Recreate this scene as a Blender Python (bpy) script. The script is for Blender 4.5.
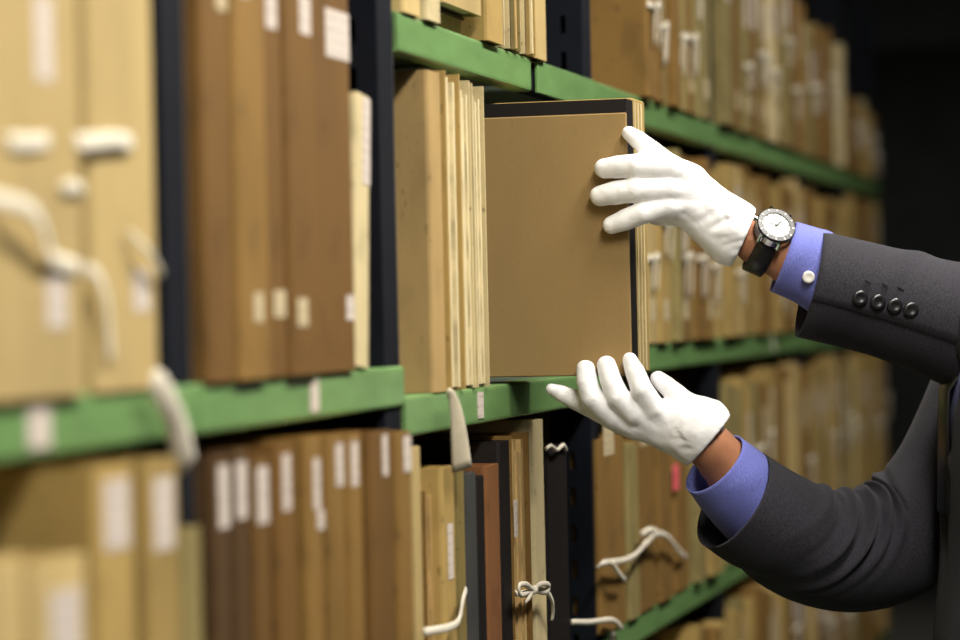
import bpy, bmesh, math, random
import numpy as np
from mathutils import Vector, Matrix

for o in list(bpy.data.objects):
    bpy.data.objects.remove(o)
scene = bpy.context.scene
C = scene.collection
random.seed(7)
PI = math.pi

# ------------------------------------------------------------------ camera
FPX = 2800.0
TH = math.atan(720 / FPX); PITCH = math.atan(10 / FPX); ROLL = .022
CAM = np.array([0., -.729, 1.40])
Fv = np.array([math.cos(TH) * math.cos(PITCH), math.sin(TH) * math.cos(PITCH), -math.sin(PITCH)])
Rh = np.array([math.sin(TH), -math.cos(TH), 0.])
Uh = np.cross(Rh, Fv)
Rv = Rh * math.cos(ROLL) - Uh * math.sin(ROLL)
Uv = Uh * math.cos(ROLL) + Rh * math.sin(ROLL)
cam_data = bpy.data.cameras.new('camera')
cam = bpy.data.objects.new('camera', cam_data); C.objects.link(cam)
m = Matrix.Identity(4)
for i in range(3):
    m[i][0] = Rv[i]; m[i][1] = Uv[i]; m[i][2] = -Fv[i]; m[i][3] = CAM[i]
cam.matrix_world = m
cam_data.sensor_width = 36; cam_data.lens = FPX * 36 / 960
cam_data.clip_start = .05; cam_data.clip_end = 60
cam_data.dof.use_dof = True
cam_data.dof.focus_distance = 3.03
cam_data.dof.aperture_fstop = 2.9
scene.camera = cam

# ------------------------------------------------------------------ world, exposure, lights
world = bpy.data.worlds.new('world'); scene.world = world; world.use_nodes = True
world.node_tree.nodes['Background'].inputs[0].default_value = (.5, .55, .6, 1)
world.node_tree.nodes['Background'].inputs[1].default_value = 0.0
vs = scene.view_settings
vs.view_transform = 'Standard'; vs.look = 'None'; vs.gamma = 1; vs.use_curve_mapping = False
vs.exposure = 0.55
LAMPS = [(-.45, -1.25, 8), (1.25, -.85, 40), (2.9, -.85, 36), (5.0, -.85, 10), (10.9, .5, 9)]     # x, y, watts of the ceiling battens; last one added to brighten the far wall
CEIL = 2.75

def area(name, loc, sx, sy, watts, col=(1, .95, .86)):
    l = bpy.data.lights.new(name, 'AREA'); l.shape = 'RECTANGLE'; l.size = sx; l.size_y = sy
    l.energy = watts; l.color = col
    o = bpy.data.objects.new(name, l); C.objects.link(o); o.location = loc
    return o
for i, (lx, ly, w) in enumerate(LAMPS):
    area('batten_light', (lx, ly, CEIL - .085), 1.3, .22, w)

# ------------------------------------------------------------------ helpers
def at(px, py, d):
    """a point of the place at distance d in front of the lens"""
    return CAM + (Fv + Rv * (px - 480) / FPX + Uv * (320 - py) / FPX) * d
def on(px, py, Y=0.):
    """where that line of sight meets the vertical plane Y"""
    v = Fv + Rv * (px - 480) / FPX + Uv * (320 - py) / FPX
    return CAM + v * ((Y - CAM[1]) / v[1])
def lin(c):
    return tuple(((v / 255) / 12.92 if v / 255 <= .04045 else ((v / 255 + .055) / 1.055) ** 2.4) for v in c)

def tag(o, label=None, cat=None, group=None, kind=None):
    if label: o['label'] = label
    if cat: o['category'] = cat
    if group: o['group'] = group
    if kind: o['kind'] = kind
    return o
def empty(name, loc, rot=(0, 0, 0)):
    o = bpy.data.objects.new(name, None); C.objects.link(o)
    o.location = loc; o.rotation_euler = rot; o.empty_display_size = .05
    return o
def link(name, verts, faces, mat, parent=None, off=None, smooth=False):
    me = bpy.data.meshes.new(name)
    vv = np.asarray(verts, dtype=float)
    if off is not None: vv = vv - np.asarray(off)
    me.from_pydata([tuple(p) for p in vv], [], [tuple(int(i) for i in f) for f in faces])
    me.update()
    if smooth:
        me.polygons.foreach_set('use_smooth', [True] * len(me.polygons))
    me.materials.append(mat)
    o = bpy.data.objects.new(name, me); C.objects.link(o)
    if parent: o.parent = parent
    return o

class MB:
    def __init__(s): s.v = []; s.f = []
    def add(s, v, f):
        n = len(s.v); s.v += [tuple(p) for p in v]; s.f += [tuple(i + n for i in q) for q in f]; return s
    def box(s, x0, x1, y0, y1, z0, z1):
        return s.add([(x0, y0, z0), (x1, y0, z0), (x1, y1, z0), (x0, y1, z0), (x0, y0, z1), (x1, y0, z1), (x1, y1, z1), (x0, y1, z1)],
                     [(0, 3, 2, 1), (4, 5, 6, 7), (0, 1, 5, 4), (1, 2, 6, 5), (2, 3, 7, 6), (3, 0, 4, 7)])
    def prism(s, poly, z0, z1):
        n = len(poly)
        s.add([(x, y, z0) for x, y in poly] + [(x, y, z1) for x, y in poly],
              [tuple(range(n - 1, -1, -1)), tuple(range(n, 2 * n))] + [(i, (i + 1) % n, n + (i + 1) % n, n + i) for i in range(n)])
        return s
    def build(s, name, mat, parent=None, bevel=0, off=None, smooth=False, segs=1):
        o = link(name, s.v, s.f, mat, parent, off, smooth)
        if bevel:
            bm = bmesh.new(); bm.from_mesh(o.data)
            bmesh.ops.bevel(bm, geom=list(bm.edges), offset=bevel, segments=segs, affect='EDGES', clamp_overlap=True)
            bm.to_mesh(o.data); bm.free()
        return o

def nrm(v):
    v = np.asarray(v, float); return v / (np.linalg.norm(v) + 1e-12)
def spline(pts, n):
    """Catmull-Rom through pts"""
    P = np.asarray(pts, float); P = np.vstack([2 * P[0] - P[1], P, 2 * P[-1] - P[-2]])
    out = []
    k = len(P) - 3
    for i in range(n):
        u = i / (n - 1) * k; j = min(int(u), k - 1); t = u - j
        a, b, c, d = P[j:j + 4]
        out.append(.5 * ((2 * b) + (-a + c) * t + (2 * a - 5 * b + 4 * c - d) * t * t + (-a + 3 * b - 3 * c + d) * t ** 3))
    return np.array(out)
def sweep(path, ra, rb, up, seg=10, caps=True):
    """elliptic tube along a path: ra across `up`, rb along `up`; radii may be lists"""
    path = np.asarray(path, float); n = len(path)
    ra = np.broadcast_to(ra, n); rb = np.broadcast_to(rb, n)
    v = []; f = []
    for i in range(n):
        t = nrm(path[min(i + 1, n - 1)] - path[max(i - 1, 0)])
        u = np.asarray(up[i] if np.ndim(up) == 2 else up, float)
        b = u - t * (u @ t)
        if np.linalg.norm(b) < 1e-4: b = np.cross(t, (.3, .8, .5))
        b = nrm(b); a = np.cross(t, b)
        for k in range(seg):
            w = 2 * PI * k / seg
            v.append(path[i] + a * math.cos(w) * ra[i] + b * math.sin(w) * rb[i])
    for i in range(n - 1):
        for k in range(seg):
            f.append((i * seg + k, i * seg + (k + 1) % seg, (i + 1) * seg + (k + 1) % seg, (i + 1) * seg + k))
    if caps:
        f.append(tuple(range(seg - 1, -1, -1))); f.append(tuple((n - 1) * seg + k for k in range(seg)))
    return v, f

# signed-distance modelling for cloth-covered hands and the body
def seg_d(P, a, b, ra, rb):
    a = np.asarray(a, float); b = np.asarray(b, float); ab = b - a
    t = np.clip(((P - a) @ ab) / (ab @ ab + 1e-12), 0, 1)
    return np.linalg.norm(P - a - t[..., None] * ab, axis=-1) - (ra + (rb - ra) * t)
def ell_d(P, c, axes, rad):
    q = (P - np.asarray(c)) @ np.asarray(axes).T / np.asarray(rad)
    l = np.linalg.norm(q, axis=-1)
    return (l - 1) * min(rad) * .5 + (l - 1) * .5 * (np.linalg.norm(P - np.asarray(c), axis=-1) / (l + 1e-9))
def smin(a, b, k):
    h = np.clip(.5 + .5 * (b - a) / k, 0, 1)
    return b + (a - b) * h - k * h * (1 - h)
def chain(P, pts, rads, k=.003):
    d = None
    for i in range(len(pts) - 1):
        e = seg_d(P, pts[i], pts[i + 1], rads[i], rads[i + 1])
        d = e if d is None else smin(d, e, k)
    return d
def grid(lo, hi, h):
    lo = np.asarray(lo, float); n = np.ceil((np.asarray(hi) - lo) / h).astype(int) + 1
    ax = [lo[i] + h * np.arange(n[i]) for i in range(3)]
    return np.stack(np.meshgrid(*ax, indexing='ij'), -1)
def nets(S, lo, h):
    """naive surface nets: grid of distances -> verts, quads"""
    nx, ny, nz = S.shape
    ins = S < 0
    cell = (nx - 1, ny - 1, nz - 1)
    acc = np.zeros(cell + (3,)); cnt = np.zeros(cell)
    cor = [(a, b, c) for a in (0, 1) for b in (0, 1) for c in (0, 1)]
    sl = lambda o: tuple(slice(o[i], o[i] + cell[i]) for i in range(3))
    for a in cor:
        for ax in range(3):
            if a[ax]: continue
            b = list(a); b[ax] = 1; b = tuple(b)
            s0 = S[sl(a)]; s1 = S[sl(b)]
            x = (s0 < 0) != (s1 < 0)
            t = np.where(x, s0 / np.where(x, s0 - s1, 1), 0)
            for k in range(3):
                acc[..., k] += np.where(x, a[k] + (t if k == ax else 0), 0)
            cnt += x
    use = cnt > 0
    idx = -np.ones(cell, int); idx[use] = np.arange(use.sum())
    base = np.stack(np.nonzero(use), -1)
    V = (base + acc[use] / cnt[use][:, None]) * h + np.asarray(lo)
    faces = []
    for ax in range(3):
        u, w = (ax + 1) % 3, (ax + 2) % 3
        o = [0, 0, 0]; o[ax] = 1
        s0 = ins[tuple(slice(0, S.shape[i] - o[i]) for i in range(3))]
        s1 = ins[tuple(slice(o[i], S.shape[i]) for i in range(3))]
        e = np.stack(np.nonzero(s0 != s1), -1)
        e = e[(e[:, u] > 0) & (e[:, w] > 0) & (e[:, u] < cell[u]) & (e[:, w] < cell[w])]
        def cidx(du, dw):
            q = e.copy(); q[:, u] -= du; q[:, w] -= dw
            return idx[q[:, 0], q[:, 1], q[:, 2]]
        q = np.stack([cidx(1, 1), cidx(0, 1), cidx(0, 0), cidx(1, 0)], -1)
        fl = ~s0[e[:, 0], e[:, 1], e[:, 2]]
        q[fl] = q[fl][:, ::-1]
        faces.append(q)
    return V, np.vstack(faces)
def relax(V, Fq, it=2, w=.5):
    for _ in range(it):
        s = np.zeros_like(V); c = np.zeros(len(V))
        for i in range(4):
            a = Fq[:, i]; b = Fq[:, (i + 1) % 4]
            np.add.at(s, a, V[b]); np.add.at(c, a, 1); np.add.at(s, b, V[a]); np.add.at(c, b, 1)
        V = V * (1 - w) + w * s / np.maximum(c, 1)[:, None]
    return V

# ------------------------------------------------------------------ materials
def new_mat(name, rough=.6, spec=.3):
    mt = bpy.data.materials.new(name); mt.use_nodes = True
    b = mt.node_tree.nodes['Principled BSDF']
    b.inputs['Roughness'].default_value = rough
    b.inputs['Specular IOR Level'].default_value = spec
    return mt, mt.node_tree, b
def nd(nt, t, **kw):
    n = nt.nodes.new(t)
    for k, v in kw.items():
        if k in n.inputs: n.inputs[k].default_value = v
        else: setattr(n, k, v)
    return n
def coords(nt, scale=(1, 1, 1), src='Object'):
    tc = nd(nt, 'ShaderNodeTexCoord'); mp = nd(nt, 'ShaderNodeMapping'); mp.inputs['Scale'].default_value = scale
    nt.links.new(tc.outputs[src], mp.inputs[0]); return mp
def ramp(nt, fac, stops):
    r = nd(nt, 'ShaderNodeValToRGB'); cr = r.color_ramp
    while len(cr.elements) < len(stops): cr.elements.new(.5)
    for e, (p, c) in zip(cr.elements, stops):
        e.position = p; e.color = tuple(c) + (1,)
    nt.links.new(fac, r.inputs[0]); return r
def bump(nt, b, h, strength=.2, dist=.001):
    bp = nd(nt, 'ShaderNodeBump'); bp.inputs['Strength'].default_value = strength; bp.inputs['Distance'].default_value = dist
    nt.links.new(h, bp.inputs['Height']); nt.links.new(bp.outputs[0], b.inputs['Normal'])
def mul(c, k): return tuple(min(1, v * k) for v in c)

def card(name, rgb, stain=.5, rough=.75, var=1.):
    """aged pasteboard: fibres, long vertical streaks and rubbed stains; each object a little different"""
    c = lin(rgb)
    mt, nt, b = new_mat(name, rough, .25)
    mp = coords(nt, (15, 15, 5))
    n1 = nd(nt, 'ShaderNodeTexNoise', Scale=1.0, Detail=5.0, Roughness=.6)
    oi = nd(nt, 'ShaderNodeObjectInfo')
    n1.noise_dimensions = '4D'
    ml = nd(nt, 'ShaderNodeMath', operation='MULTIPLY'); ml.inputs[1].default_value = 40
    nt.links.new(oi.outputs['Random'], ml.inputs[0]); nt.links.new(ml.outputs[0], n1.inputs['W'])
    nt.links.new(mp.outputs[0], n1.inputs['Vector'])
    r1 = ramp(nt, n1.outputs[0], [(.28, mul(c, 1 - .2 * var)), (.5, c), (.75, mul(c, 1 + .1 * var))])
    n2 = nd(nt, 'ShaderNodeTexNoise', Scale=22.0, Detail=3.0)
    mp2 = coords(nt, (1, 1, .6)); nt.links.new(mp2.outputs[0], n2.inputs['Vector'])
    r2 = ramp(nt, n2.outputs[0], [(.3, (1 - stain * .5,) * 3), (.46, (1, 1, 1))])
    mx = nd(nt, 'ShaderNodeMix', data_type='RGBA', blend_type='MULTIPLY'); mx.inputs[0].default_value = 1
    nt.links.new(r1.outputs[0], mx.inputs[6]); nt.links.new(r2.outputs[0], mx.inputs[7])
    n4 = nd(nt, 'ShaderNodeTexNoise', Scale=130.0, Detail=2.0); nt.links.new(mp2.outputs[0], n4.inputs['Vector'])
    r4 = ramp(nt, n4.outputs[0], [(.27, (1 - stain,) * 3), (.35, (1, 1, 1))])
    mx2 = nd(nt, 'ShaderNodeMix', data_type='RGBA', blend_type='MULTIPLY'); mx2.inputs[0].default_value = 1
    nt.links.new(mx.outputs[2], mx2.inputs[6]); nt.links.new(r4.outputs[0], mx2.inputs[7])
    hs = nd(nt, 'ShaderNodeHueSaturation')
    mr = nd(nt, 'ShaderNodeMapRange'); mr.inputs[3].default_value = .86; mr.inputs[4].default_value = 1.14
    nt.links.new(oi.outputs['Random'], mr.inputs[0]); nt.links.new(mr.outputs[0], hs.inputs['Value'])
    nt.links.new(mx2.outputs[2], hs.inputs['Color']); nt.links.new(hs.outputs[0], b.inputs['Base Color'])
    n3 = nd(nt, 'ShaderNodeTexNoise', Scale=600.0, Detail=2.0)
    mp3 = coords(nt, (1, 1, .25)); nt.links.new(mp3.outputs[0], n3.inputs['Vector'])
    bump(nt, b, n3.outputs[0], .25, .0006)
    return mt
def plain(name, rgb, rough=.6, spec=.3, noise=.12, scale=40, bstr=.15, bscale=300, metal=0):
    c = lin(rgb)
    mt, nt, b = new_mat(name, rough, spec)
    mp = coords(nt)
    n = nd(nt, 'ShaderNodeTexNoise', Scale=float(scale), Detail=4.0); nt.links.new(mp.outputs[0], n.inputs['Vector'])
    r = ramp(nt, n.outputs[0], [(.3, mul(c, 1 - noise)), (.7, mul(c, 1 + noise))])
    nt.links.new(r.outputs[0], b.inputs['Base Color']); b.inputs['Metallic'].default_value = metal
    if bstr:
        n2 = nd(nt, 'ShaderNodeTexNoise', Scale=float(bscale), Detail=3.0); nt.links.new(mp.outputs[0], n2.inputs['Vector'])
        bump(nt, b, n2.outputs[0], bstr, .0006)
    return mt
def pages(name, rgb):
    c = lin(rgb)
    mt, nt, b = new_mat(name, .85, .15)
    mp = coords(nt, (900, 3, 22))
    n = nd(nt, 'ShaderNodeTexNoise', Scale=1.0, Detail=3.0); nt.links.new(mp.outputs[0], n.inputs['Vector'])
    r = ramp(nt, n.outputs[0], [(.35, mul(c, .6)), (.6, c)]); nt.links.new(r.outputs[0], b.inputs['Base Color'])
    bump(nt, b, n.outputs[0], .5, .0008)
    return mt
def written(name, rgb, ink=(70, 66, 70)):
    """paper slip with rows of faint handwriting"""
    c = lin(rgb)
    mt, nt, b = new_mat(name, .8, .2)
    mp = coords(nt, (1, 1, 1))
    n = nd(nt, 'ShaderNodeTexNoise', Scale=1.0, Detail=2.0)
    mpn = coords(nt, (330, 330, 170)); nt.links.new(mpn.outputs[0], n.inputs['Vector'])
    sx = nd(nt, 'ShaderNodeSeparateXYZ'); nt.links.new(mp.outputs[0], sx.inputs[0])
    sn = nd(nt, 'ShaderNodeMath', operation='SINE'); m1 = nd(nt, 'ShaderNodeMath', operation='MULTIPLY'); m1.inputs[1].default_value = 620
    nt.links.new(sx.outputs[2], m1.inputs[0]); nt.links.new(m1.outputs[0], sn.inputs[0])
    r0 = ramp(nt, sn.outputs[0], [(.55, (0, 0, 0)), (.75, (1, 1, 1))])
    r1 = ramp(nt, n.outputs[0], [(.52, (0, 0, 0)), (.56, (1, 1, 1))])
    mm = nd(nt, 'ShaderNodeMath', operation='MULTIPLY'); nt.links.new(r0.outputs[0], mm.inputs[0]); nt.links.new(r1.outputs[0], mm.inputs[1])
    m2 = nd(nt, 'ShaderNodeMath', operation='MULTIPLY'); m2.inputs[1].default_value = .45; nt.links.new(mm.outputs[0], m2.inputs[0])
    mx = nd(nt, 'ShaderNodeMix', data_type='RGBA'); mx.inputs[6].default_value = c + (1,); mx.inputs[7].default_value = lin(ink) + (1,)
    nt.links.new(m2.outputs[0], mx.inputs[0]); nt.links.new(mx.outputs[2], b.inputs['Base Color'])
    return mt
def paint(name, rgb, chip=(60, 62, 58), rough=.4):
    c = lin(rgb)
    mt, nt, b = new_mat(name, rough, .45)
    mp = coords(nt, (12, 12, 40))
    n = nd(nt, 'ShaderNodeTexNoise', Scale=1.0, Detail=5.0); nt.links.new(mp.outputs[0], n.inputs['Vector'])
    r = ramp(nt, n.outputs[0], [(.3, mul(c, .84)), (.7, mul(c, 1.12))])
    n2 = nd(nt, 'ShaderNodeTexNoise', Scale=38.0, Detail=6.0, Roughness=.7); mp2 = coords(nt, (1, 1, 1)); nt.links.new(mp2.outputs[0], n2.inputs['Vector'])
    r2 = ramp(nt, n2.outputs[0], [(.67, (0, 0, 0)), (.7, (1, 1, 1))])
    mx = nd(nt, 'ShaderNodeMix', data_type='RGBA'); nt.links.new(r2.outputs[0], mx.inputs[0]); nt.links.new(r.outputs[0], mx.inputs[6]); mx.inputs[7].default_value = lin(chip) + (1,)
    nt.links.new(mx.outputs[2], b.inputs['Base Color'])
    bump(nt, b, n.outputs[0], .08, .001)
    return mt
def cloth(name, rgb, weave=1400, streak=None, rough=.9, sheen=.2, bstr=.35, wr=0):
    c = lin(rgb)
    mt, nt, b = new_mat(name, rough, .2)
    b.inputs['Sheen Weight'].default_value = sheen
    mp = coords(nt)
    n = nd(nt, 'ShaderNodeTexNoise', Scale=float(weave), Detail=1.0); nt.links.new(mp.outputs[0], n.inputs['Vector'])
    k = .35 if streak else .06
    mp2 = coords(nt, streak or (60, 60, 60))
    n2 = nd(nt, 'ShaderNodeTexNoise', Scale=1.0, Detail=3.0); nt.links.new(mp2.outputs[0], n2.inputs['Vector'])
    r = ramp(nt, n2.outputs[0], [(.35, mul(c, 1 - k)), (.65, mul(c, 1 + k))])
    nt.links.new(r.outputs[0], b.inputs['Base Color'])
    if wr:
        n3 = nd(nt, 'ShaderNodeTexNoise', Scale=float(wr), Detail=3.0); n3.inputs['Distortion'].default_value = 1.5
        nt.links.new(mp.outputs[0], n3.inputs['Vector'])
        ad = nd(nt, 'ShaderNodeMath', operation='MULTIPLY_ADD'); nt.links.new(n3.outputs[0], ad.inputs[0]); ad.inputs[1].default_value = 6
        nt.links.new(n.outputs[0], ad.inputs[2]); bump(nt, b, ad.outputs[0], bstr, .0008)
    else:
        bump(nt, b, n.outputs[0], bstr, .0006)
    return mt

CARD = {
    'straw': card('straw_pasteboard', (178, 155, 104), .2),
    'sand': card('sand_pasteboard', (162, 136, 80), .35),
    'ochre': card('ochre_pasteboard', (124, 94, 46), .45),
    'brown': card('brown_pasteboard', (106, 76, 34), .45),
    'umber': card('umber_pasteboard', (78, 56, 30), .5),
    'olive': card('olive_pasteboard', (136, 122, 76), .5),
    'cream': card('cream_pasteboard', (194, 178, 136), .5),
    'tan': card('tan_pasteboard', (160, 133, 86), .3),
    'kraft': card('kraft_board', (141, 116, 74), .08, .75, .35),
    'rust': card('rust_pasteboard', (122, 80, 46), .5),
    'slate': card('slate_pasteboard', (62, 62, 60), .4),
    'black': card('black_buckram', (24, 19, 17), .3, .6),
}
M_PAGE = pages('paper_stack', (222, 206, 164)); M_PAGE2 = pages('old_paper_stack', (196, 164, 110))
M_LABEL = written('white_paper_slip', (196, 184, 174)); M_LABEL2 = written('yellowed_paper_slip', (186, 170, 136))
M_TAPE = cloth('cotton_tape', (212, 204, 186), 900, None, .9, .1, .3)
M_TAPEG = cloth('grey_cotton_tape', (186, 176, 152), 900, None, .9, .1, .3)
M_GREEN = paint('green_enamel', (104, 140, 84))
M_BOARD = paint('grey_shelf_enamel', (92, 104, 92))
M_POST = plain('blue_black_steel', (15, 18, 26), .7, .12, .2, 30, .05)
M_STEEL = plain('bare_steel', (150, 148, 142), .35, .5, .1, 60, .05, metal=.8)
M_PINK = plain('pink_tag_card', (226, 96, 104), .7)
M_FLOOR = plain('grey_concrete', (84, 82, 78), .6, .3, .2, 6, .2, 60)
M_WALL = plain('dark_plaster', (52, 54, 52), .9, .1, .15, 5, .2, 80)
M_CEIL = plain('grey_ceiling_plaster', (98, 104, 100), .9, .1, .12, 4, .2, 80)
M_WHITE = plain('white_enamel', (220, 220, 214), .4)
M_GLOVE = cloth('white_cotton_glove', (246, 245, 246), 1600, None, .95, .1, .2, 60)
M_SUIT = cloth('charcoal_wool', (45, 44, 50), 1500, (900, 900, 300), .9, .04, .4)
M_SHIRT = cloth('blue_violet_poplin', (106, 112, 184), 1800, (2600, 2600, 200), .8, .1, .1)
M_SKIN = plain('skin', (168, 115, 84), .5, .35, .1, 50, .2, 260)
M_HAIR = plain('dark_brown_hair', (48, 36, 28), .6, .3, .3, 90, .6, 400)
M_BUTTON = plain('black_horn_button', (24, 23, 25), .25, .6, .3, 200, 0)
M_PEARL = plain('white_shell_button', (240, 238, 228), .25, .6, .05, 100, 0)
M_LEATHER = plain('black_leather', (22, 21, 21), .35, .5, .3, 200, .5, 700)
M_DIAL = plain('white_watch_dial', (242, 242, 238), .3, .4, .02, 50, 0)
M_CHROME = plain('polished_steel', (205, 205, 205), .15, .6, .02, 60, 0, metal=1)
M_BLACK = plain('black_enamel', (14, 14, 15), .3, .5, .2, 80, 0)

# ------------------------------------------------------------------ room shell
def struct(name, mb, mat): return tag(mb.build(name, mat), kind='structure')
X0, X1, Y0, Y1 = -1.6, 13.0, -2.1, .62
struct('floor', MB().box(X0, X1, Y0, Y1 + 3, -.1, 0), M_FLOOR)
struct('ceiling', MB().box(X0, X1, Y0, Y1 + 3, CEIL, CEIL + .1), M_CEIL)
struct('wall_left', MB().box(X0, 7.4, Y1, Y1 + .1, 0, CEIL), M_WALL)
struct('wall_end', MB().box(X1, X1 + .1, Y0, Y1 + 3, 0, CEIL), M_WALL)
struct('wall_right', MB().box(X0, X1, Y0 - .1, Y0, 0, CEIL), M_WALL)
struct('wall_rear', MB().box(X0 - .1, X0, Y0, Y1 + .1, 0, CEIL), M_WALL)
struct('wall_far_left', MB().box(7.4, X1, Y1 + 2.9, Y1 + 3, 0, CEIL), M_WALL)
struct('trim_1', MB().box(9.4, 9.75, Y0, Y1 + 2.9, CEIL - .5, CEIL), M_CEIL)     # ceiling beam crossing the aisle
LP = ['nearest the camera', 'second from the camera', 'third from the camera', 'fourth from the camera', 'dimmest, beyond the end of the rack']
M_TUBE = bpy.data.materials.new('lit_tube'); M_TUBE.use_nodes = True
bt = M_TUBE.node_tree.nodes['Principled BSDF']; bt.inputs['Emission Color'].default_value = (1, .95, .86, 1); bt.inputs['Emission Strength'].default_value = 4
for i, (lx, ly, w) in enumerate(LAMPS):
    r = empty('ceiling_batten', (lx, ly, CEIL))
    tag(r, 'white fluorescent batten on the ceiling, ' + LP[i], 'ceiling light', 'fluorescent battens over the aisle')
    MB().box(-.68, .68, -.08, .08, -.05, 0).build('housing', M_WHITE, r, .006)
    for s in (-.045, .045):
        v, f = sweep([(-.64, s, -.066), (.64, s, -.066)], .013, .013, (0, 0, 1), 10)
        link('tube', v, f, M_TUBE, r)

# ------------------------------------------------------------------ the shelving rack
def Xq(px): return on(px, 75, 0.)[0]
POSTS = [1.31, 1.925, 2.488, 3.385, 4.30, 5.30, 5.94, 6.58]
ZB = 1.349; ZB3 = 1.3195; ZA = 1.684; ZC = .993
rack = empty('shelving_rack', (1.3, 0, 0))
tag(rack, 'long steel archive rack with dark uprights and green shelf beams', 'shelving')
RO = np.array([1.3, 0, 0])
def upright(x, yf=.0045, w=.05):
    """a punched channel post: near web with slots, front flange, far web"""
    v = []; f = []
    zs = [0.0]; z = .03
    while z < 2.05: zs += [z, z + .022]; z += .045
    zs.append(2.1)
    ys = [yf, yf + .019, yf + .026, yf + .05]
    for side in (x, x + w):
        n = len(v)
        for zz in zs:
            for yy in ys: v.append((side, yy, zz))
        for i in range(len(zs) - 1):
            for j in range(3):
                if j == 1 and i % 2 == 1: continue
                a = n + i * 4 + j
                f.append((a, a + 1, a + 5, a + 4))
    n = len(v)
    v += [(x, yf, 0), (x + w, yf, 0), (x + w, yf, 2.1), (x, yf, 2.1)]
    f.append((n, n + 1, n + 2, n + 3))
    o = link('upright', v, f, M_POST, rack, RO)
    md = o.modifiers.new('steel', 'SOLIDIFY'); md.thickness = .0025; md.offset = 0
    return o
for i, x in enumerate(POSTS):
    u = upright(x)
    MB().box(x + .0475, x + .0525, .0035, .0065, .02, 2.08).build('edge_strip', M_STEEL, u, 0, RO)
    ub = MB().box(x, x + .05, .40, .45, 0, 2.1).build('rear_upright', M_POST, rack, 0, RO)
    for z in (.4, 1.0, 1.55):
        MB().box(x + .018, x + .030, .056, .40, z, z + .03).build('cross_tie', M_POST, rack, 0, RO)
def beam(x0, x1, ztop, card_at=None, mat=M_GREEN):
    h = .038
    o = MB().prism([(0, 0)], 0, 0) if False else None
    # folded lip: front plate with rolled top and bottom edges
    prof = [(0.0, .003), (.0015, .0005), (.004, 0), (h - .004, 0), (h - .0015, .0005), (h, .003), (h, .03), (h - .003, .03), (h - .003, .004), (.003, .004), (.003, .02), (0, .02)]
    v = [(xx, y - .001, ztop - h + z) for xx in (x0, x1) for z, y in prof]
    n = len(prof)
    f = [(k, n + k, n + (k + 1) % n, (k + 1) % n) for k in range(n)] + [tuple(range(n)), tuple(range(2 * n - 1, n - 1, -1))]
    b = link('shelf_beam', v, f, mat, rack, RO)
    if card_at:
        cx, cw = card_at
        MB().box(cx - cw / 2, cx + cw / 2, -.0022, -.0008, ztop - h + .006, ztop - .005).build('label_card', M_LABEL, b, 0, RO)
    MB().box(x0 + .002, x1 - .058, .0295, .46, ztop - .006, ztop - .0005).build('shelf_board', M_BOARD, rack, 0, RO)
LEV = {0: [ZC + .02, ZB, ZA + .085], 1: [ZC, ZB, ZA + .085], 2: [ZC - .01, ZB3, ZA], 3: [ZC, ZB, ZA], 4: [ZC, ZB, ZA], 5: [ZC, ZB - .004, ZA], 6: [ZC, ZB - .004, ZA]}
CARDS = {(0, 1): on(37, 432)[0], (1, 1): on(313, 403)[0], (2, 1): on(479, 402)[0], (3, 0): on(612, 634)[0], (4, 1): 4.9}
for b, lv in LEV.items():
    xa, xb = POSTS[b] + .054, POSTS[b + 1] + .051
    for k, z in enumerate(lv):
        cx = CARDS.get((b, k))
        beam(xa, xb if (b, k) != (2, 2) else Xq(530), z, (cx, .022 if b else .036) if cx else None)
    for z in (.30, .64): beam(xa, xb, z)
# short green splice plate between the third and fourth bay on the upper level
MB().box(Xq(537), POSTS[3] + .05, -.001, .003, ZA - .037, ZA).build('splice_plate', M_GREEN, rack, .0008, RO)
MB().box(Xq(528), POSTS[3] + .05, .0045, .03, ZA - .034, ZA - .002).build('splice_core', M_POST, rack, 0, RO)
MB().box(Xq(528), POSTS[3] - .006, .0305, .46, ZA - .0062, ZA - .0006).build('shelf_board', M_BOARD, rack, 0, RO)

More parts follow.
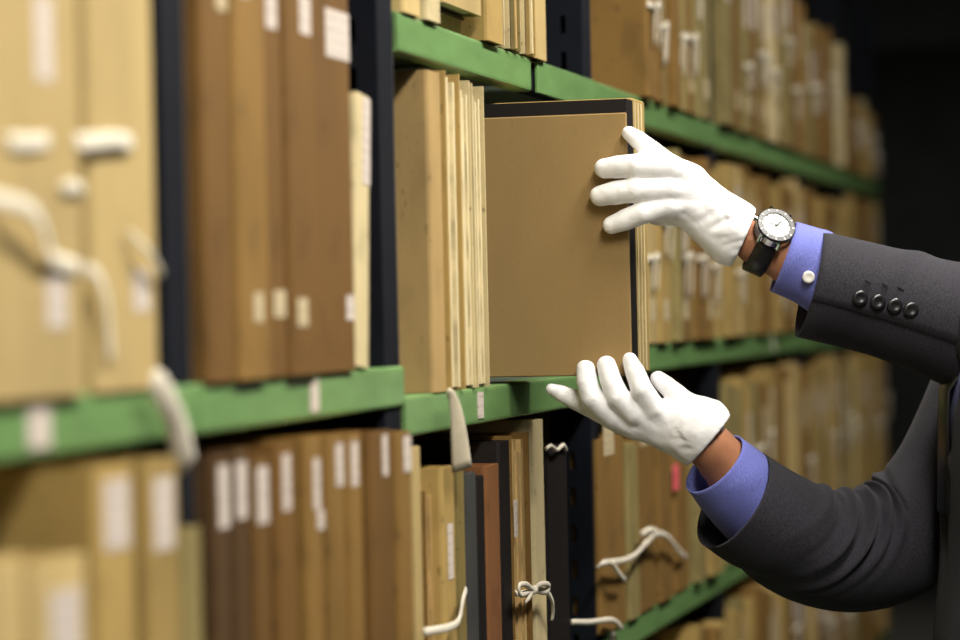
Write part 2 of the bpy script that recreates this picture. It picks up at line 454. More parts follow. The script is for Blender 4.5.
# ------------------------------------------------------------------ document boxes and folders
def u_cover(w, d, h, t, open_front):
    """pasteboard cover bent round three sides, with rounded spine corners"""
    c = min(.004, w * .2)
    x = w / 2
    outer = [(-x, d), (-x, c), (-x + c * .35, c * .3), (-x + c, 0), (x - c, 0), (x - c * .35, c * .3), (x, c), (x, d)]
    inner = [(x - t, d), (x - t, t + c * .4), (-x + t, t + c * .4), (-x + t, d)]
    poly = outer + inner
    if open_front: poly = [(-px, d - py) for px, py in poly]
    return MB().prism(poly[::-1], 0, h)
def doc(x0, x1, zb, h, col, label, yf=-.004, depth=.33, kind='spine', lean=0, yaw=0, slips=(), t=.0028, cat=None, group=None, name=None, page=None, ties=(), paper_drop=.006):
    """one box/folder standing on a shelf. slips: (z0, z1, x0frac, x1frac, kind)"""
    w = x1 - x0
    if lean > 0: lift = 0; px = x1     # tips towards +X about its right foot
    zl = abs(math.sin(lean)) * w if lean else 0
    rt = empty(name or ('document_box' if kind == 'spine' else 'file_folder'), ((x0 + x1) / 2, yf, zb + zl / 2 + .0006), (0, lean, yaw))
    tag(rt, label, cat or ('box' if kind == 'spine' else 'folder'), group or ('document boxes on the rack' if kind == 'spine' else 'file folders on the rack'))
    mat = CARD[col]
    u_cover(w, depth, h, t, kind != 'spine').build('cover', mat, rt)
    xi = w / 2 - t - .0006
    pg = page or (M_PAGE if col in ('straw', 'cream', 'sand') else M_PAGE2)
    if kind == 'spine':
        MB().box(-xi, xi, t + .003, depth - .012, .003, h - paper_drop).build('paper_block', pg, rt)
    else:
        rnd = random.Random(int(x0 * 9973 + zb * 577))
        n = max(2, min(7, int(w / .006))); mb = MB(); e = np.linspace(-xi, xi, n + 1)
        for i in range(n):
            mb.box(e[i], e[i + 1] - .0004, .002 + rnd.random() * .007, depth - .01, .003, h - .003 - rnd.random() * .016)
        mb.build('paper_block', pg, rt)
    for (a, b, l, r, k) in slips:
        mb = MB().box(-w / 2 + l * w, -w / 2 + r * w, -.0006, .0004, a, b)
        mb.build('paper_label', M_LABEL if k == 'w' else (M_LABEL2 if k == 'y' else M_PINK), rt)
    for (z, k) in ties: tie(rt, w, z, k)
    return rt
def tie(rt, w, z, k, mat=None):
    """flat tape laid across the spine, with a knot and two tails"""
    mat = mat or M_TAPE
    rnd = random.Random(int(z * 1e4) + k)
    y = -.0022
    pts = [(-w / 2 + .001, .0, z), (-w / 2 + .002, y * .6, z), (-w / 2 + .004, y, z + .002)] + [(-w / 2 + w * q, y - .001 * rnd.random(), z + .004 * (rnd.random() - .5)) for q in (.35, .65)] + [(w / 2 - .004, y, z), (w / 2 - .002, y * .6, z), (w / 2 - .001, .0, z)]
    v, f = sweep(pts, .0045, .0009, [(0, 1, 0) if 1 < i < 6 else (1, 0, 0) for i in range(len(pts))], 6)
    mb = MB().add(v, f)
    if k:
        c = np.array([w * (rnd.random() - .5) * .3, -.005, z])
        v, f = sweep(spline([c + (-.006, .0, .0), c + (0, -.003, .003), c + (.006, 0, -.001)], 7), .005, .004, (0, 1, 0), 8); mb.add(v, f)
        for s in (-1, 1):
            pts = spline([c, c + (s * w * .15, -.004, .006), c + (s * w * .3, -.002, -.012 - .01 * rnd.random()), c + (s * w * .25, .0, -.04 - .02 * rnd.random())], 10)
            v, f = sweep(pts, .0042, .0009, (0, 1, 0), 6); mb.add(v, f)
    return mb.build('tie_tape', mat, rt, smooth=True)

def Xp(px, py, Y=-.004): return on(px, py, Y)[0]
def Zp(px, py, Y=-.004): return on(px, py, Y)[2]

# --- first bay (nearest), middle shelf: two bright straw boxes
a = doc(Xp(-75, 200), Xp(79, 200), ZB, .315, 'straw', 'bright straw wide document box nearest the camera on the middle shelf, left edge of photo', -.007,
        slips=[(.045, .085, .72, .86, 'w'), (.205, .26, .68, .80, 'w'), (.285, .31, .78, .95, 'w')])
# looping tape of the near boxes
def tape(parent, pts, wd, th=.0012, mat=None, n=24, up=(0, 1, 0), name='tie_tape'):
    loc = np.array(parent.location)
    v, f = sweep(spline([np.asarray(p) for p in pts], n), wd if np.ndim(wd) else wd / 2, th, up, 8)
    return link(name, v, f, mat or M_TAPE, parent, loc, True)
def yp(px, py, Y): return on(px, py, Y)
tape(a, [yp(-40, 190, -.011), yp(0, 200, -.016), yp(28, 208, -.022), yp(42, 225, -.02), yp(50, 255, -.014), yp(60, 262, -.011), yp(78, 268, -.011)], .011)
tape(a, [yp(8, 142, -.0085), yp(30, 143, -.0095), yp(48, 141, -.0085)], .011)
tape(a, [yp(62, 190, -.0085), yp(72, 186, -.011), yp(82, 190, -.0085)], .009)
b_ = doc(Xp(91, 200), Xp(156, 200), ZB, .318, 'straw', 'bright straw document box with a tape band, left of the nearest dark upright, middle shelf', -.004,
         slips=[(.285, .312, .05, .28, 'w'), (.285, .305, .5, .8, 'w'), (.055, .085, .6, .85, 'w')])
tape(b_, [yp(76, 143, -.0075), yp(96, 142, -.0095), yp(114, 140, -.0095), yp(132, 143, -.0075)], .0125)
tape(b_, [yp(86, 268, -.008), yp(98, 276, -.012), yp(106, 300, -.012), yp(109, 330, -.009), yp(111, 360, -.008)], .0085)
tape(b_, [yp(130, 232, -.008), yp(142, 245, -.013), yp(152, 256, -.014), yp(161, 274, -.012)], .007, mat=M_TAPEG)
# tape that hangs over the beam beside the upright
tape(b_, [yp(152, 381, -.013), yp(158, 386, -.014), yp(167, 402, -.016), yp(176, 425, -.015), yp(183, 452, -.014), yp(187, 466, -.012)], .020, .002, n=20, up=(-.6, -.8, 0))

# --- first bay, lower shelf
z0 = LEV[0][0]
doc(Xp(-62, 600, -.044), Xp(26, 600, -.044), z0, Zp(10, 560, -.044) - z0, 'straw', 'low straw coloured box cut by the left edge on the lower shelf', -.044)
doc(Xp(32, 600, -.044), Xp(88, 600, -.044), z0, Zp(60, 560, -.044) - z0, 'straw', 'low pale box with a wide white label in the bottom left corner', -.044, paper_drop=.02, slips=[(.155, .219, .3, .85, 'w')])
def low1(l, r, top, col, label, yf, **kw):
    doc(Xp(l, 560, yf), Xp(r, 560, yf) - .001, z0, Zp((l + r) / 2, top, yf) - z0, col, label, yf, **kw)
low1(97, 136, 467, 'sand', 'tall sand box with white spine label, left of the pair under the nearest beam', -.034, paper_drop=.03, slips=[(.234, .280, .2, .85, 'w')])
low1(148, 181, 459, 'sand', 'tall sand box with white spine label, right of the pair under the nearest beam', -.034, paper_drop=.03, slips=[(.226, .276, .2, .8, 'w')])
low1(184, 203, 529, 'olive', 'short narrow olive box in front of the nearest upright, lower shelf', -.034)

# --- second bay, middle shelf: brown spines
E = [203, 232, 264, 284, 314, 352]
names = ['brown box with pale top label, first right of the nearest upright, middle shelf',
         'wide brown box, second right of the nearest upright, middle shelf',
         'narrow brown box with long white top label, third from the nearest upright, middle shelf',
         'dark brown box with short top label, fourth from the nearest upright, middle shelf',
         'orange brown box with broad white top label beside the leaning pale folder']
sl = [[(.285, .312, .55, .9, 'y'), ], [(.045, .068, .45, .75, 'y'), (.30, .322, .2, .5, 'w')], [(.282, .318, .2, .75, 'w'), (.048, .07, .3, .9, 'y')], [(.284, .316, .48, .85, 'w'), (.04, .064, .2, .55, 'y')], [(.272, .314, .35, .98, 'w'), (.044, .066, .75, .97, 'w')]]
cols = ['brown', 'ochre', 'brown', 'brown', 'brown']
for i in range(5):
    doc(Xp(E[i], 200) + .0008, Xp(E[i + 1], 200) - .0008, ZB, .335 - .004 * (i % 2), cols[i], names[i], -.005 - .003 * (i % 2), slips=sl[i])
# leaning pale folder in front of the dark upright
fx = Xp(353, 250)
fl = doc(fx + .004, fx + .046, ZB, Zp(362, 96) - ZB, 'cream', 'pale cream folder tapering beside the dark upright, middle shelf', -.003, depth=.22, kind='spine', lean=.09, slips=[(.165, .244, .4, .95, 'w')])

# --- second bay, lower shelf
E = [209, 231, 250, 271, 297, 302, 324, 346, 364, 394, 413]
zc = LEV[1][0]
nm = ['shaded umber box with long white label, first after the nearest upright, lower shelf',
      'shaded umber box with long white label, second after the nearest upright, lower shelf',
      'shaded brown box with long white label, third after the nearest upright, lower shelf',
      'shaded brown box with narrow white label, fourth after the nearest upright, lower shelf', None,
      'ochre box with a square white patch under its label, second bay, lower shelf',
      'ochre box with white label, first of a matching pair in the second bay, lower shelf',
      'ochre box with white label, second of a matching pair in the second bay, lower shelf',
      'wide brown box with narrow white label near the middle upright, lower shelf',
      'ochre spotted box with white label just before the middle upright, lower shelf']
cl = ['umber', 'umber', 'brown', 'brown', None, 'ochre', 'ochre', 'ochre', 'brown', 'ochre']
for i in range(10):
    if nm[i] is None: continue
    hh = .300 + [0, .003, -.004, .002, 0, .005, .004, .004, .003, .0][i]
    s = [[(.245, .293, .25, .9, 'w')], [(.25, .294, .1, .8, 'w')], [(.243, .288, .15, .85, 'w')], [(.25, .295, .3, .7, 'w')], [], [(.246, .288, .4, .8, 'w'), (.229, .245, .6, 1.0, 'w')], [(.262, .298, .45, .9, 'w')], [(.26, .298, .15, .65, 'w')], [(.264, .300, .55, .78, 'w')], [(.264, .296, .45, .95, 'w')]][i]
    y0_, y1_ = [-.004 - .040 * max(0, (e - 209) / 204) for e in (E[i], E[i + 1])]
    doc(Xp(E[i], 520, y0_) + .0006, Xp(E[i + 1], 520, y1_) - .0006, zc, hh, cl[i], nm[i], y1_, slips=s)

# --- third bay, middle shelf: box with its side in view, then pale fore-edges
doc(Xp(433, 230), Xp(446, 230) - .001, ZB3, Zp(436, 72) - ZB3, 'tan', 'tan box showing its broad side right of the middle upright, middle shelf', -.002, depth=.30, slips=[])
doc(Xp(446, 230), Xp(461, 230) - .001, ZB3, Zp(447, 72) - ZB3, 'sand', 'pale folder of layered paper edges, first beside the tan box, middle shelf', -.006, kind='fore', t=.0035)
doc(Xp(461, 230), Xp(473, 230) - .001, ZB3, Zp(466, 80) - ZB3, 'cream', 'cream folder of ragged paper edges, second beside the tan box, middle shelf', -.004, kind='fore', t=.002)
ff = doc(Xp(473, 230), Xp(485, 230) - .001, ZB3, Zp(478, 86) - ZB3, 'cream', 'cream folder of paper edges next to the box being pulled out', -.006, kind='fore', t=.0025)
tape(ff, [yp(448, 390, -.014), yp(452, 396, -.016), yp(456, 412, -.018), yp(459, 436, -.019), yp(462, 470, -.019)], np.array([.003 + .010 * (i / 15) for i in range(16)]), .0016, M_TAPEG, 16, (-.6, -.8, 0))

# --- third bay, upper shelf
zu = ZA
doc(Xp(404, 0), Xp(421, 0) - .001, zu, .29, 'straw', 'straw box right of the middle upright, first on the upper shelf', -.004)
doc(Xp(425, 0), Xp(439, 0) - .001, zu, .29, 'cream', 'narrow cream box, second on the upper shelf in the third bay', -.006)
doc(Xp(441, 0), Xp(480, 0) - .001, zu + .0232, .29, 'straw', 'wide pale box raised on a flat dark folder, upper shelf', -.006, depth=.3)
fd_ = empty('file_folder', ((Xp(441, 0) + Xp(480, 0)) / 2, .012, zu + .0004)); wd_ = (Xp(480, 0) - Xp(441, 0)) / 2 - .004
tag(fd_, 'dark folder lying flat under the wide pale box, upper shelf', 'folder', 'file folders on the rack')
MB().box(-wd_, wd_, 0, .28, 0, .0022).box(-wd_, wd_, 0, .28, .0198, .022).box(-wd_, wd_, .277, .28, .0022, .0198).build('cover', CARD['umber'], fd_)
MB().box(-wd_ + .003, wd_ - .003, .003, .276, .0024, .0196).build('paper_block', M_PAGE2, fd_)
doc(Xp(484, 20), Xp(500, 20) - .001, zu, .285, 'sand', 'sand box right of the wide pale box, upper shelf', -.008)
q = [(502, 508), (510, 516), (518, 523), (525, 531), (533, 545)]
qn = ['first', 'second', 'third', 'fourth', 'last']
for i, (l, r) in enumerate([(508.2, 509.8), (516.2, 517.8), (523.2, 524.8), (531.2, 532.8)]):  # black strips stand in for the shade between the thin folders
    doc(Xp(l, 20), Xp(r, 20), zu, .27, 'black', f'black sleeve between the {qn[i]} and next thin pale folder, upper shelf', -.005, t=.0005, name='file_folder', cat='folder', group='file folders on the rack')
for i, (l, r) in enumerate(q):
    doc(Xp(l, 20), Xp(r, 20) - .001, zu, .28 + .004 * i, ['cream', 'olive', 'cream', 'sand', 'straw'][i], f'thin pale folder, {qn[i]} of five before the dark post, upper shelf', -.006 - .003 * (i % 2), kind='fore' if i < 4 else 'spine', t=.002)

# --- third bay, lower shelf: mixed thin folders
zc3 = LEV[2][0]
def low3(l, r, top, col, label, kind='fore', yf=-.004, py=540, **kw):
    return doc(Xp(l, py, yf), Xp(r, py, yf) - .0008, zc3, Zp((l + r) / 2, top, yf) - zc3, col, label, yf, kind=kind, **kw)
low3(415, 423, 447, 'straw', 'yellow narrow box beside the brown spotted ones, third bay, lower shelf', 'spine')
low3(426, 439, 490, 'ochre', 'short tan folder with dark gap above it, third bay, lower shelf', 'fore', .004)
g = low3(443, 456, 467, 'sand', 'pale folder with a small white label below the hanging grey tape', 'spine', -.003, slips=[(.15, .205, .35, .75, 'w')])
tape(g, [yp(424, 632, -.010), yp(436, 630, -.016), yp(450, 627, -.016), yp(459, 620, -.014), yp(463, 600, -.014), yp(466, 590, -.008)], .008)
low3(459, 465, 470, 'olive', 'thin olive folder between pale and dark grey folders, lower shelf', 'fore', -.002, t=.0015)
low3(468, 478, 473, 'slate', 'dark grey curved folder in the third bay, lower shelf', 'spine', -.005)
low3(479.5, 486, 476, 'black', 'black folder left of the rust brown one, lower shelf', 'spine', -.006)  # black slab added as the shade of an open gap
low3(502, 512, 441, 'black', 'black folder right of the rust brown one, lower shelf', 'spine', -.006)  # gap shade again as a black slab, tall enough to darken behind
low3(487, 501, 465, 'rust', 'rust brown folder in the third bay, lower shelf', 'spine', -.006)
hb = low3(513, 531, 434, 'ochre', 'tall tan folder tied with a white bow, lower shelf', 'fore', -.007, slips=[(.17, .21, .1, .25, 'w')], page=M_PAGE2, depth=.13)
low3(535, 546, 420, 'cream', 'tall grey cream folder beside the black one, lower shelf', 'spine', -.004, depth=.16)
bk = low3(548, 569, 446, 'black', 'black brown folder against the dark upright, lower shelf', 'spine', -.002)
tape(bk, [yp(546, 449, -.004), yp(551, 446, -.007), yp(557, 450, -.008), yp(563, 445, -.006), yp(566, 450, -.004)], .005, .002)
# the bow
bo = np.array(hb.location)
mb = MB()
kn = yp(533, 590, -.014)
def addtube(pts, wd=.0032, th=.0016):
    v, f = sweep(spline(pts, 14), wd, th, (0, 1, 0), 7); mb.add(v, f)
addtube([yp(514, 592, -.004), yp(518, 594, -.011), yp(526, 592, -.013), kn])
addtube([kn, yp(526, 584, -.02), yp(519, 586, -.02), yp(521, 595, -.018), kn])
addtube([kn, yp(541, 584, -.02), yp(549, 585, -.02), yp(546, 592, -.018), kn])
addtube([kn, yp(545, 590, -.016), yp(552, 600, -.016), yp(553, 612, -.013), yp(552, 620, -.011)])
addtube([kn, yp(529, 598, -.016), yp(525, 603, -.013)])
v, f = sweep([kn + (-.004, 0, 0), kn + (0, -.002, 0), kn + (.004, 0, 0)], .005, .004, (0, 1, 0), 8); mb.add(v, f)
mb.build('tie_bow', M_TAPE, hb, 0, bo, True)

# --- fourth bay, lower shelf, behind the supporting hand
z4 = LEV[3][0]
seg4 = [(600, 625, 437, 'ochre'), (627, 637, 443, 'olive'), (639, 655, 440, 'ochre'), (658, 671, 444, 'ochre'), (675, 689, 447, 'ochre')]
n4 = ['first', 'second', 'third', 'fourth', 'fifth']
t4 = []
for i, (l, r, top, c) in enumerate(seg4):
    t4.append(doc(Xp(l, 520), Xp(r, 520) - .001, z4, Zp((l + r) / 2, top) - z4, c, f'{["ochre","narrow olive","ochre","ochre","ochre"][i]} box, {n4[i]} in the taped row below the supporting hand', -.004 - .003 * (i % 2), slips=[(.22, .27, .2, .6, 'y')] if i in (0, 2) else []))
tape(t4[0], [yp(597, 568, -.008), yp(604, 563, -.015), yp(620, 561, -.018), yp(632, 557, -.02), yp(642, 548, -.02), yp(646, 542, -.018)], .008, .002)
tape(t4[0], [yp(612, 562, -.02), yp(618, 572, -.02), yp(625, 580, -.016)], .007, .002)
tape(t4[2], [yp(642, 534, -.018), yp(650, 530, -.02), yp(657, 532, -.018)], .009, .003)
tape(t4[3], [yp(646, 544, -.02), yp(656, 534, -.02), yp(668, 537, -.02), yp(678, 550, -.016), yp(686, 557, -.01)], .008, .002)
tg = yp(676, 477, -.008); loc = np.array(t4[4].location)
MB().box(tg[0] - .02, tg[0] + .015, -.0095, -.0075, tg[2] - .018, tg[2] + .018).build('pink_tag', M_PINK, t4[4], 0, loc)
tape(t4[0], [yp(572, 622, -.004), yp(590, 622, -.009), yp(612, 620, -.012), yp(622, 628, -.010)], .007, .002)

# --- the far bays: fill every shelf
ORD = ['first', 'second', 'third', 'fourth', 'fifth', 'sixth', 'seventh', 'eighth', 'ninth', 'tenth', 'eleventh', 'twelfth', 'thirteenth', 'fourteenth', 'fifteenth', 'sixteenth', 'seventeenth', 'eighteenth', 'nineteenth', 'twentieth']
BAY = ['first', 'second', 'third', 'fourth', 'fifth', 'sixth', 'last']
SHN = ['lower', 'middle', 'upper', 'bottom']
CN = {'straw': 'straw', 'sand': 'sand', 'ochre': 'ochre', 'brown': 'brown', 'olive': 'olive', 'cream': 'cream', 'umber': 'umber'}
def fill(b, lev, x0, x1, zb, hmax, pal, seed, first=0):
    rnd = random.Random(seed)
    x = x0; i = first
    while x < x1 - .03:
        w = rnd.choice([.035, .045, .055, .065, .08])
        if x + w > x1: w = x1 - x
        h = hmax - rnd.random() * .035
        col = rnd.choice(pal)
        sl = []
        if rnd.random() < .55:
            a = h - .03 - rnd.random() * .02; sl.append((a - .05 - rnd.random() * .02, a, .2, .8, rnd.choice('wy')))
        if rnd.random() < .35: sl.append((.03, .06, .25, .7, 'y'))
        doc(x, x + w - .002, zb, h, col, f'blurred {CN[col]} box, {ORD[i]} from the left in {BAY[b]} bay, {SHN[lev]} shelf',
            -.004 - rnd.random() * .012, slips=sl, ties=[(h * (.35 + .3 * rnd.random()), 1)] if rnd.random() < .4 else [], group='blurred boxes in the far bays')
        x += w; i += 1
        if rnd.random() < .2: x += .03
PALU = ['olive', 'olive', 'cream', 'ochre', 'sand', 'brown']
PALM = ['sand', 'ochre', 'sand', 'ochre', 'straw', 'olive']
fill(3, 2, Xp(641, 50), POSTS[4] - .006, ZA, .31, PALU, 11)
fill(3, 1, Xp(648, 280), POSTS[4] - .006, ZB, .275, PALM, 12)
fill(3, 0, Xp(693, 480), POSTS[4] - .02, z4, .20, PALM, 13, 5)
for b in (4, 5, 6):
    xa = POSTS[b] + .058; xb = POSTS[b + 1] - .006
    fill(b, 2, xa, xb, LEV[b][2], {4: .31, 5: .27, 6: .17}[b], PALU, 20 + b)
    fill(b, 1, xa, xb, LEV[b][1], .285, PALM, 30 + b)
    fill(b, 0, xa, xb, LEV[b][0], .30, PALM, 40 + b)
for b in (3, 4, 5, 6):
    fill(b, 3, (POSTS[b] + .058 if b > 3 else 3.9), POSTS[b + 1] - .006, .64, .29, PALM, 50 + b)

# ------------------------------------------------------------------ the box being pulled out
hx = at(480, 330, 3.04)[0]                      # its near face lies in this plane
def onX(px, py, X):
    v = Fv + Rv * (px - 480) / FPX + Uv * (320 - py) / FPX
    return CAM + v * ((X - CAM[0]) / v[0])
yout = onX(629, 240, hx)[1]
zbot = onX(520, 377, hx)[2]; ztop = onX(560, 115, hx)[2]
ztop2 = onX(640, 103, hx + .09)[2]; 
DEEP = .36
pb = empty('archive_box', (hx, yout, zbot)); po = np.array(pb.location)
tag(pb, 'flat brown archive box held in both white gloves, half pulled out', 'box')
K = CARD['kraft']
MB().box(hx, hx + .004, yout, yout + DEEP, zbot, ztop).build('front_cover', K, pb, .0012, po)
MB().box(hx + .0045, hx + .040, yout + .0008, yout + DEEP, zbot + .004, ztop2 - .001).build('cloth_hinge', CARD['black'], pb, 0, po)
bx = MB().box(hx + .0405, hx + .108, yout + .0012, yout + DEEP, zbot + .001, ztop2 + .0025).build('rear_case', CARD['sand'], pb, .0015, po)
for k in range(3):
    xx = hx + .049 + k * .018
    MB().box(xx, xx + .006, yout + .0004, yout + .003, zbot + .004, ztop2 - .001).build('page_edge', CARD['cream'], bx, 0, po)
yface = yout
def fd(px, py, dd=0.):
    """distance along the lens axis of the box's near face at that line of sight, plus dd"""
    return float((onX(px, py, hx) - CAM) @ Fv) + dd
def H(px, py, dd=0.): return at(px, py, fd(min(px, 640), py) + dd)

# ------------------------------------------------------------------ the person
foot = at(1075, 320, 2.98); foot[2] = 0
person = empty('person', tuple(foot))
tag(person, 'person in charcoal suit, blue shirt and white gloves pulling out a box', 'person')
FO = np.array(foot)
FACE = -Rh.copy(); SIDE = np.array([Fv[0], Fv[1], 0]); SIDE /= np.linalg.norm(SIDE)    # he looks along FACE; SIDE runs to his right hand
UP = np.array([0, 0, 1.])

# joints: px, py, distance
WL = at(756, 241, 3.005); WL2 = at(800, 260, 3.005); EL = at(990, 330, 2.99); SL = at(1100, 245, 2.76)
WR = at(708, 444, 3.00); WR2 = at(742, 482, 3.02); ER = at(858, 556, 3.10); SR = at(1030, 318, 3.20)
neckb = (SL + SR) / 2 + UP * .03 - FACE * .04; pelvis = FO + UP * .95
chest = (SL + SR) / 2 - UP * .16
head = neckb + UP * .175 - FACE * .025

def body_sdf(P):
    d = chain(P, [WL, WL2, EL, SL], [.0265, .029, .042, .052], .02)
    d = np.minimum(d, chain(P, [WR, WR2, ER, at(905, 533, 3.13), at(960, 475, 3.16), SR], [.0265, .029, .042, .044, .046, .052], .02))
    ax = np.array([FACE, SIDE, UP])
    d = smin(d, ell_d(P, chest, ax, (.11, .17, .2)), .06)
    d = smin(d, ell_d(P, (chest + pelvis) / 2 - UP * .02, ax, (.10, .14, .22)), .06)
    d = smin(d, ell_d(P, pelvis, ax, (.11, .16, .13)), .05)
    d = smin(d, seg_d(P, SL, neckb - UP * .03, .05, .06), .05); d = smin(d, seg_d(P, SR, neckb - UP * .03, .05, .06), .05)
    d = smin(d, seg_d(P, neckb - UP * .03, neckb + UP * .1 + FACE * .01, .062, .056), .03)
    hd = ell_d(P, head + UP * .03 - FACE * .01, ax, (.098, .076, .105))
    hd = smin(hd, ell_d(P, head - UP * .055 + FACE * .035, ax, (.058, .055, .06)), .03)
    hd = smin(hd, seg_d(P, head + FACE * .085 + UP * .02, head + FACE * .112 - UP * .022, .008, .013), .012)      # nose
    for s in (-1, 1):
        hd = smin(hd, ell_d(P, head + SIDE * s * .078 - FACE * .005, ax, (.018, .009, .03)), .008)           # ears
        hd = np.maximum(hd, -(np.linalg.norm(P - (head + FACE * .1 + SIDE * s * .032 + UP * .022), axis=-1) - .016))  # eye sockets
        hd = smin(hd, np.linalg.norm(P - (head + FACE * .079 + SIDE * s * .032 + UP * .02), axis=-1) - .0135, .004)
    hd = smin(hd, seg_d(P, head + FACE * .088 - UP * .053 + SIDE * .016, head + FACE * .088 - UP * .053 - SIDE * .016, .008, .008), .006)
    d = smin(d, hd, .02)
    for s in (-1, 1):
        hip = pelvis + SIDE * s * .09 - UP * .05; kn_ = FO + SIDE * s * .11 + UP * .5 + FACE * .02; an = FO + SIDE * s * .12 + UP * .09 - FACE * .02
        d = smin(d, chain(P, [hip, kn_, an], [.085, .055, .04], .03), .03)
        d = smin(d, seg_d(P, an - UP * .05, an + FACE * .14 - UP * .06, .035, .03), .02)
    return d
allp = np.array([WL, WR, EL, ER, SL, SR, head + UP * .15, FO - UP * .02, FO + SIDE * .22 + FACE * .2, FO - SIDE * .22 - FACE * .15, chest + SIDE * .25, chest - SIDE * .28 - FACE * .2, ])
lo = allp.min(0) - .06; hi = allp.max(0) + .06
hstep = .0095
G = grid(lo, hi, hstep)
V, Fq = nets(body_sdf(G), lo, hstep)
V = relax(V, Fq, 1, .4)
link('body', V, Fq, M_SKIN, person, FO, True)
del G

# trousers and shoes
def blob(name, fn, lo, hi, h, mat, it=2, parent=person, off=FO):
    G = grid(lo, hi, h); V, Q = nets(fn(G), lo, h); V = relax(V, Q, it, .5)
    return link(name, V, Q, mat, parent, off, True)
def trous(P):
    ax = np.array([FACE, SIDE, UP])
    d = ell_d(P, pelvis - UP * .01, ax, (.135, .185, .16))
    for s in (-1, 1):
        hip = pelvis + SIDE * s * .095 - UP * .06; kn_ = FO + SIDE * s * .11 + UP * .5 + FACE * .02; an = FO + SIDE * s * .12 + UP * .09 - FACE * .02
        d = smin(d, chain(P, [hip, kn_, an], [.105, .082, .075], .03), .02)
    return np.maximum(d, (FO[2] + .06) - P[..., 2])
blob('trousers', trous, FO + [-.32, -.32, .03], FO + [.32, .32, 1.15], .014, M_SUIT)
for s in (-1, 1):
    an = FO + SIDE * s * .12 - FACE * .02
    def shoe(P, an=an):
        d = seg_d(P, an - FACE * .05 + UP * .05, an + FACE * .17 + UP * .035, .05, .042)
        d = smin(d, seg_d(P, an + UP * .05, an + UP * .1, .052, .046), .02)
        return np.maximum(d, .002 - P[..., 2])
    blob('shoe', shoe, an + [-.28, -.28, -.01], an + [.28, .28, .18], .01, M_LEATHER)
# hair cap
def hair(P):
    ax = np.array([FACE, SIDE, UP])
    d = ell_d(P, head + UP * .038 - FACE * .016, ax, (.104, .084, .110))
    cut = (P - head) @ FACE - .055 - np.clip(((P - head) @ UP - .06), -.2, .05) * .8
    cut2 = -((P - head) @ UP) - .02 + np.clip((P - head) @ FACE + .02, -.05, .1) * .9
    return np.maximum(np.maximum(d, cut), cut2)
blob('hair', hair, head - .16, head + .19, .007, M_HAIR)

# jacket body: lofted, open at the front with lapels over the shirt
def jacket(P):
    ax = np.array([FACE, SIDE, UP])
    d = ell_d(P, chest - FACE * .005 + UP * .02, ax, (.135, .205, .23))
    d = smin(d, ell_d(P, (chest + pelvis) / 2, ax, (.128, .178, .28)), .06)
    d = smin(d, ell_d(P, pelvis + UP * .0, ax, (.155, .21, .24)), .06)
    d = smin(d, seg_d(P, SL, neckb - UP * .02, .074, .06), .04); d = smin(d, seg_d(P, SR, neckb - UP * .02, .074, .06), .04)
    q = P - FO
    d = d + .004 * np.sin(q @ SIDE * 40 + q[..., 2] * 14) * np.clip((1.25 - q[..., 2]) * 3, 0, 1)
    d = np.maximum(d, .82 - P[..., 2])
    # V opening at the chest
    v = np.abs((P - chest) @ SIDE) - np.clip(((P - (chest - UP * .12)) @ UP), 0, 1) * .28
    return np.maximum(d, -np.maximum(np.maximum(v, .05 - (P - chest) @ FACE), -d - .02))
blob('jacket', jacket, pelvis - [.34, .34, .18], np.maximum(SL, SR) + [.34, .34, .2], .011, M_SUIT, 1)
def shirt(P):
    ax = np.array([FACE, SIDE, UP])
    d = ell_d(P, chest + UP * .02, ax, (.121, .19, .225))
    d = smin(d, seg_d(P, neckb - UP * .04, neckb + UP * .035, .075, .068), .02)
    return np.maximum(d, np.maximum((P - neckb) @ UP - .055, -(P - chest) @ FACE - .03))
blob('shirt', shirt, chest - .3, chest + .36, .011, M_SHIRT, 1)
def collar(P):
    d = seg_d(P, neckb - UP * .05, neckb + UP * .085 + FACE * .012, .080, .068)
    return np.maximum(np.maximum(d, (P - neckb) @ UP - .082 + ((P - neckb) @ FACE) * .25), -(d + .012))
blob('shirt_collar', collar, neckb - .15, neckb + .15, .006, M_SHIRT, 1)
# tie hanging down the shirt front
t0 = neckb + FACE * .075 - UP * .0
v, f = sweep([t0, t0 - UP * .03 + FACE * .012, chest + FACE * .128 + UP * .05, chest + FACE * .132 - UP * .08], [.016, .022, .03, .034], .004, FACE, 10)
link('necktie', v, f, M_LEATHER, person, FO, True)

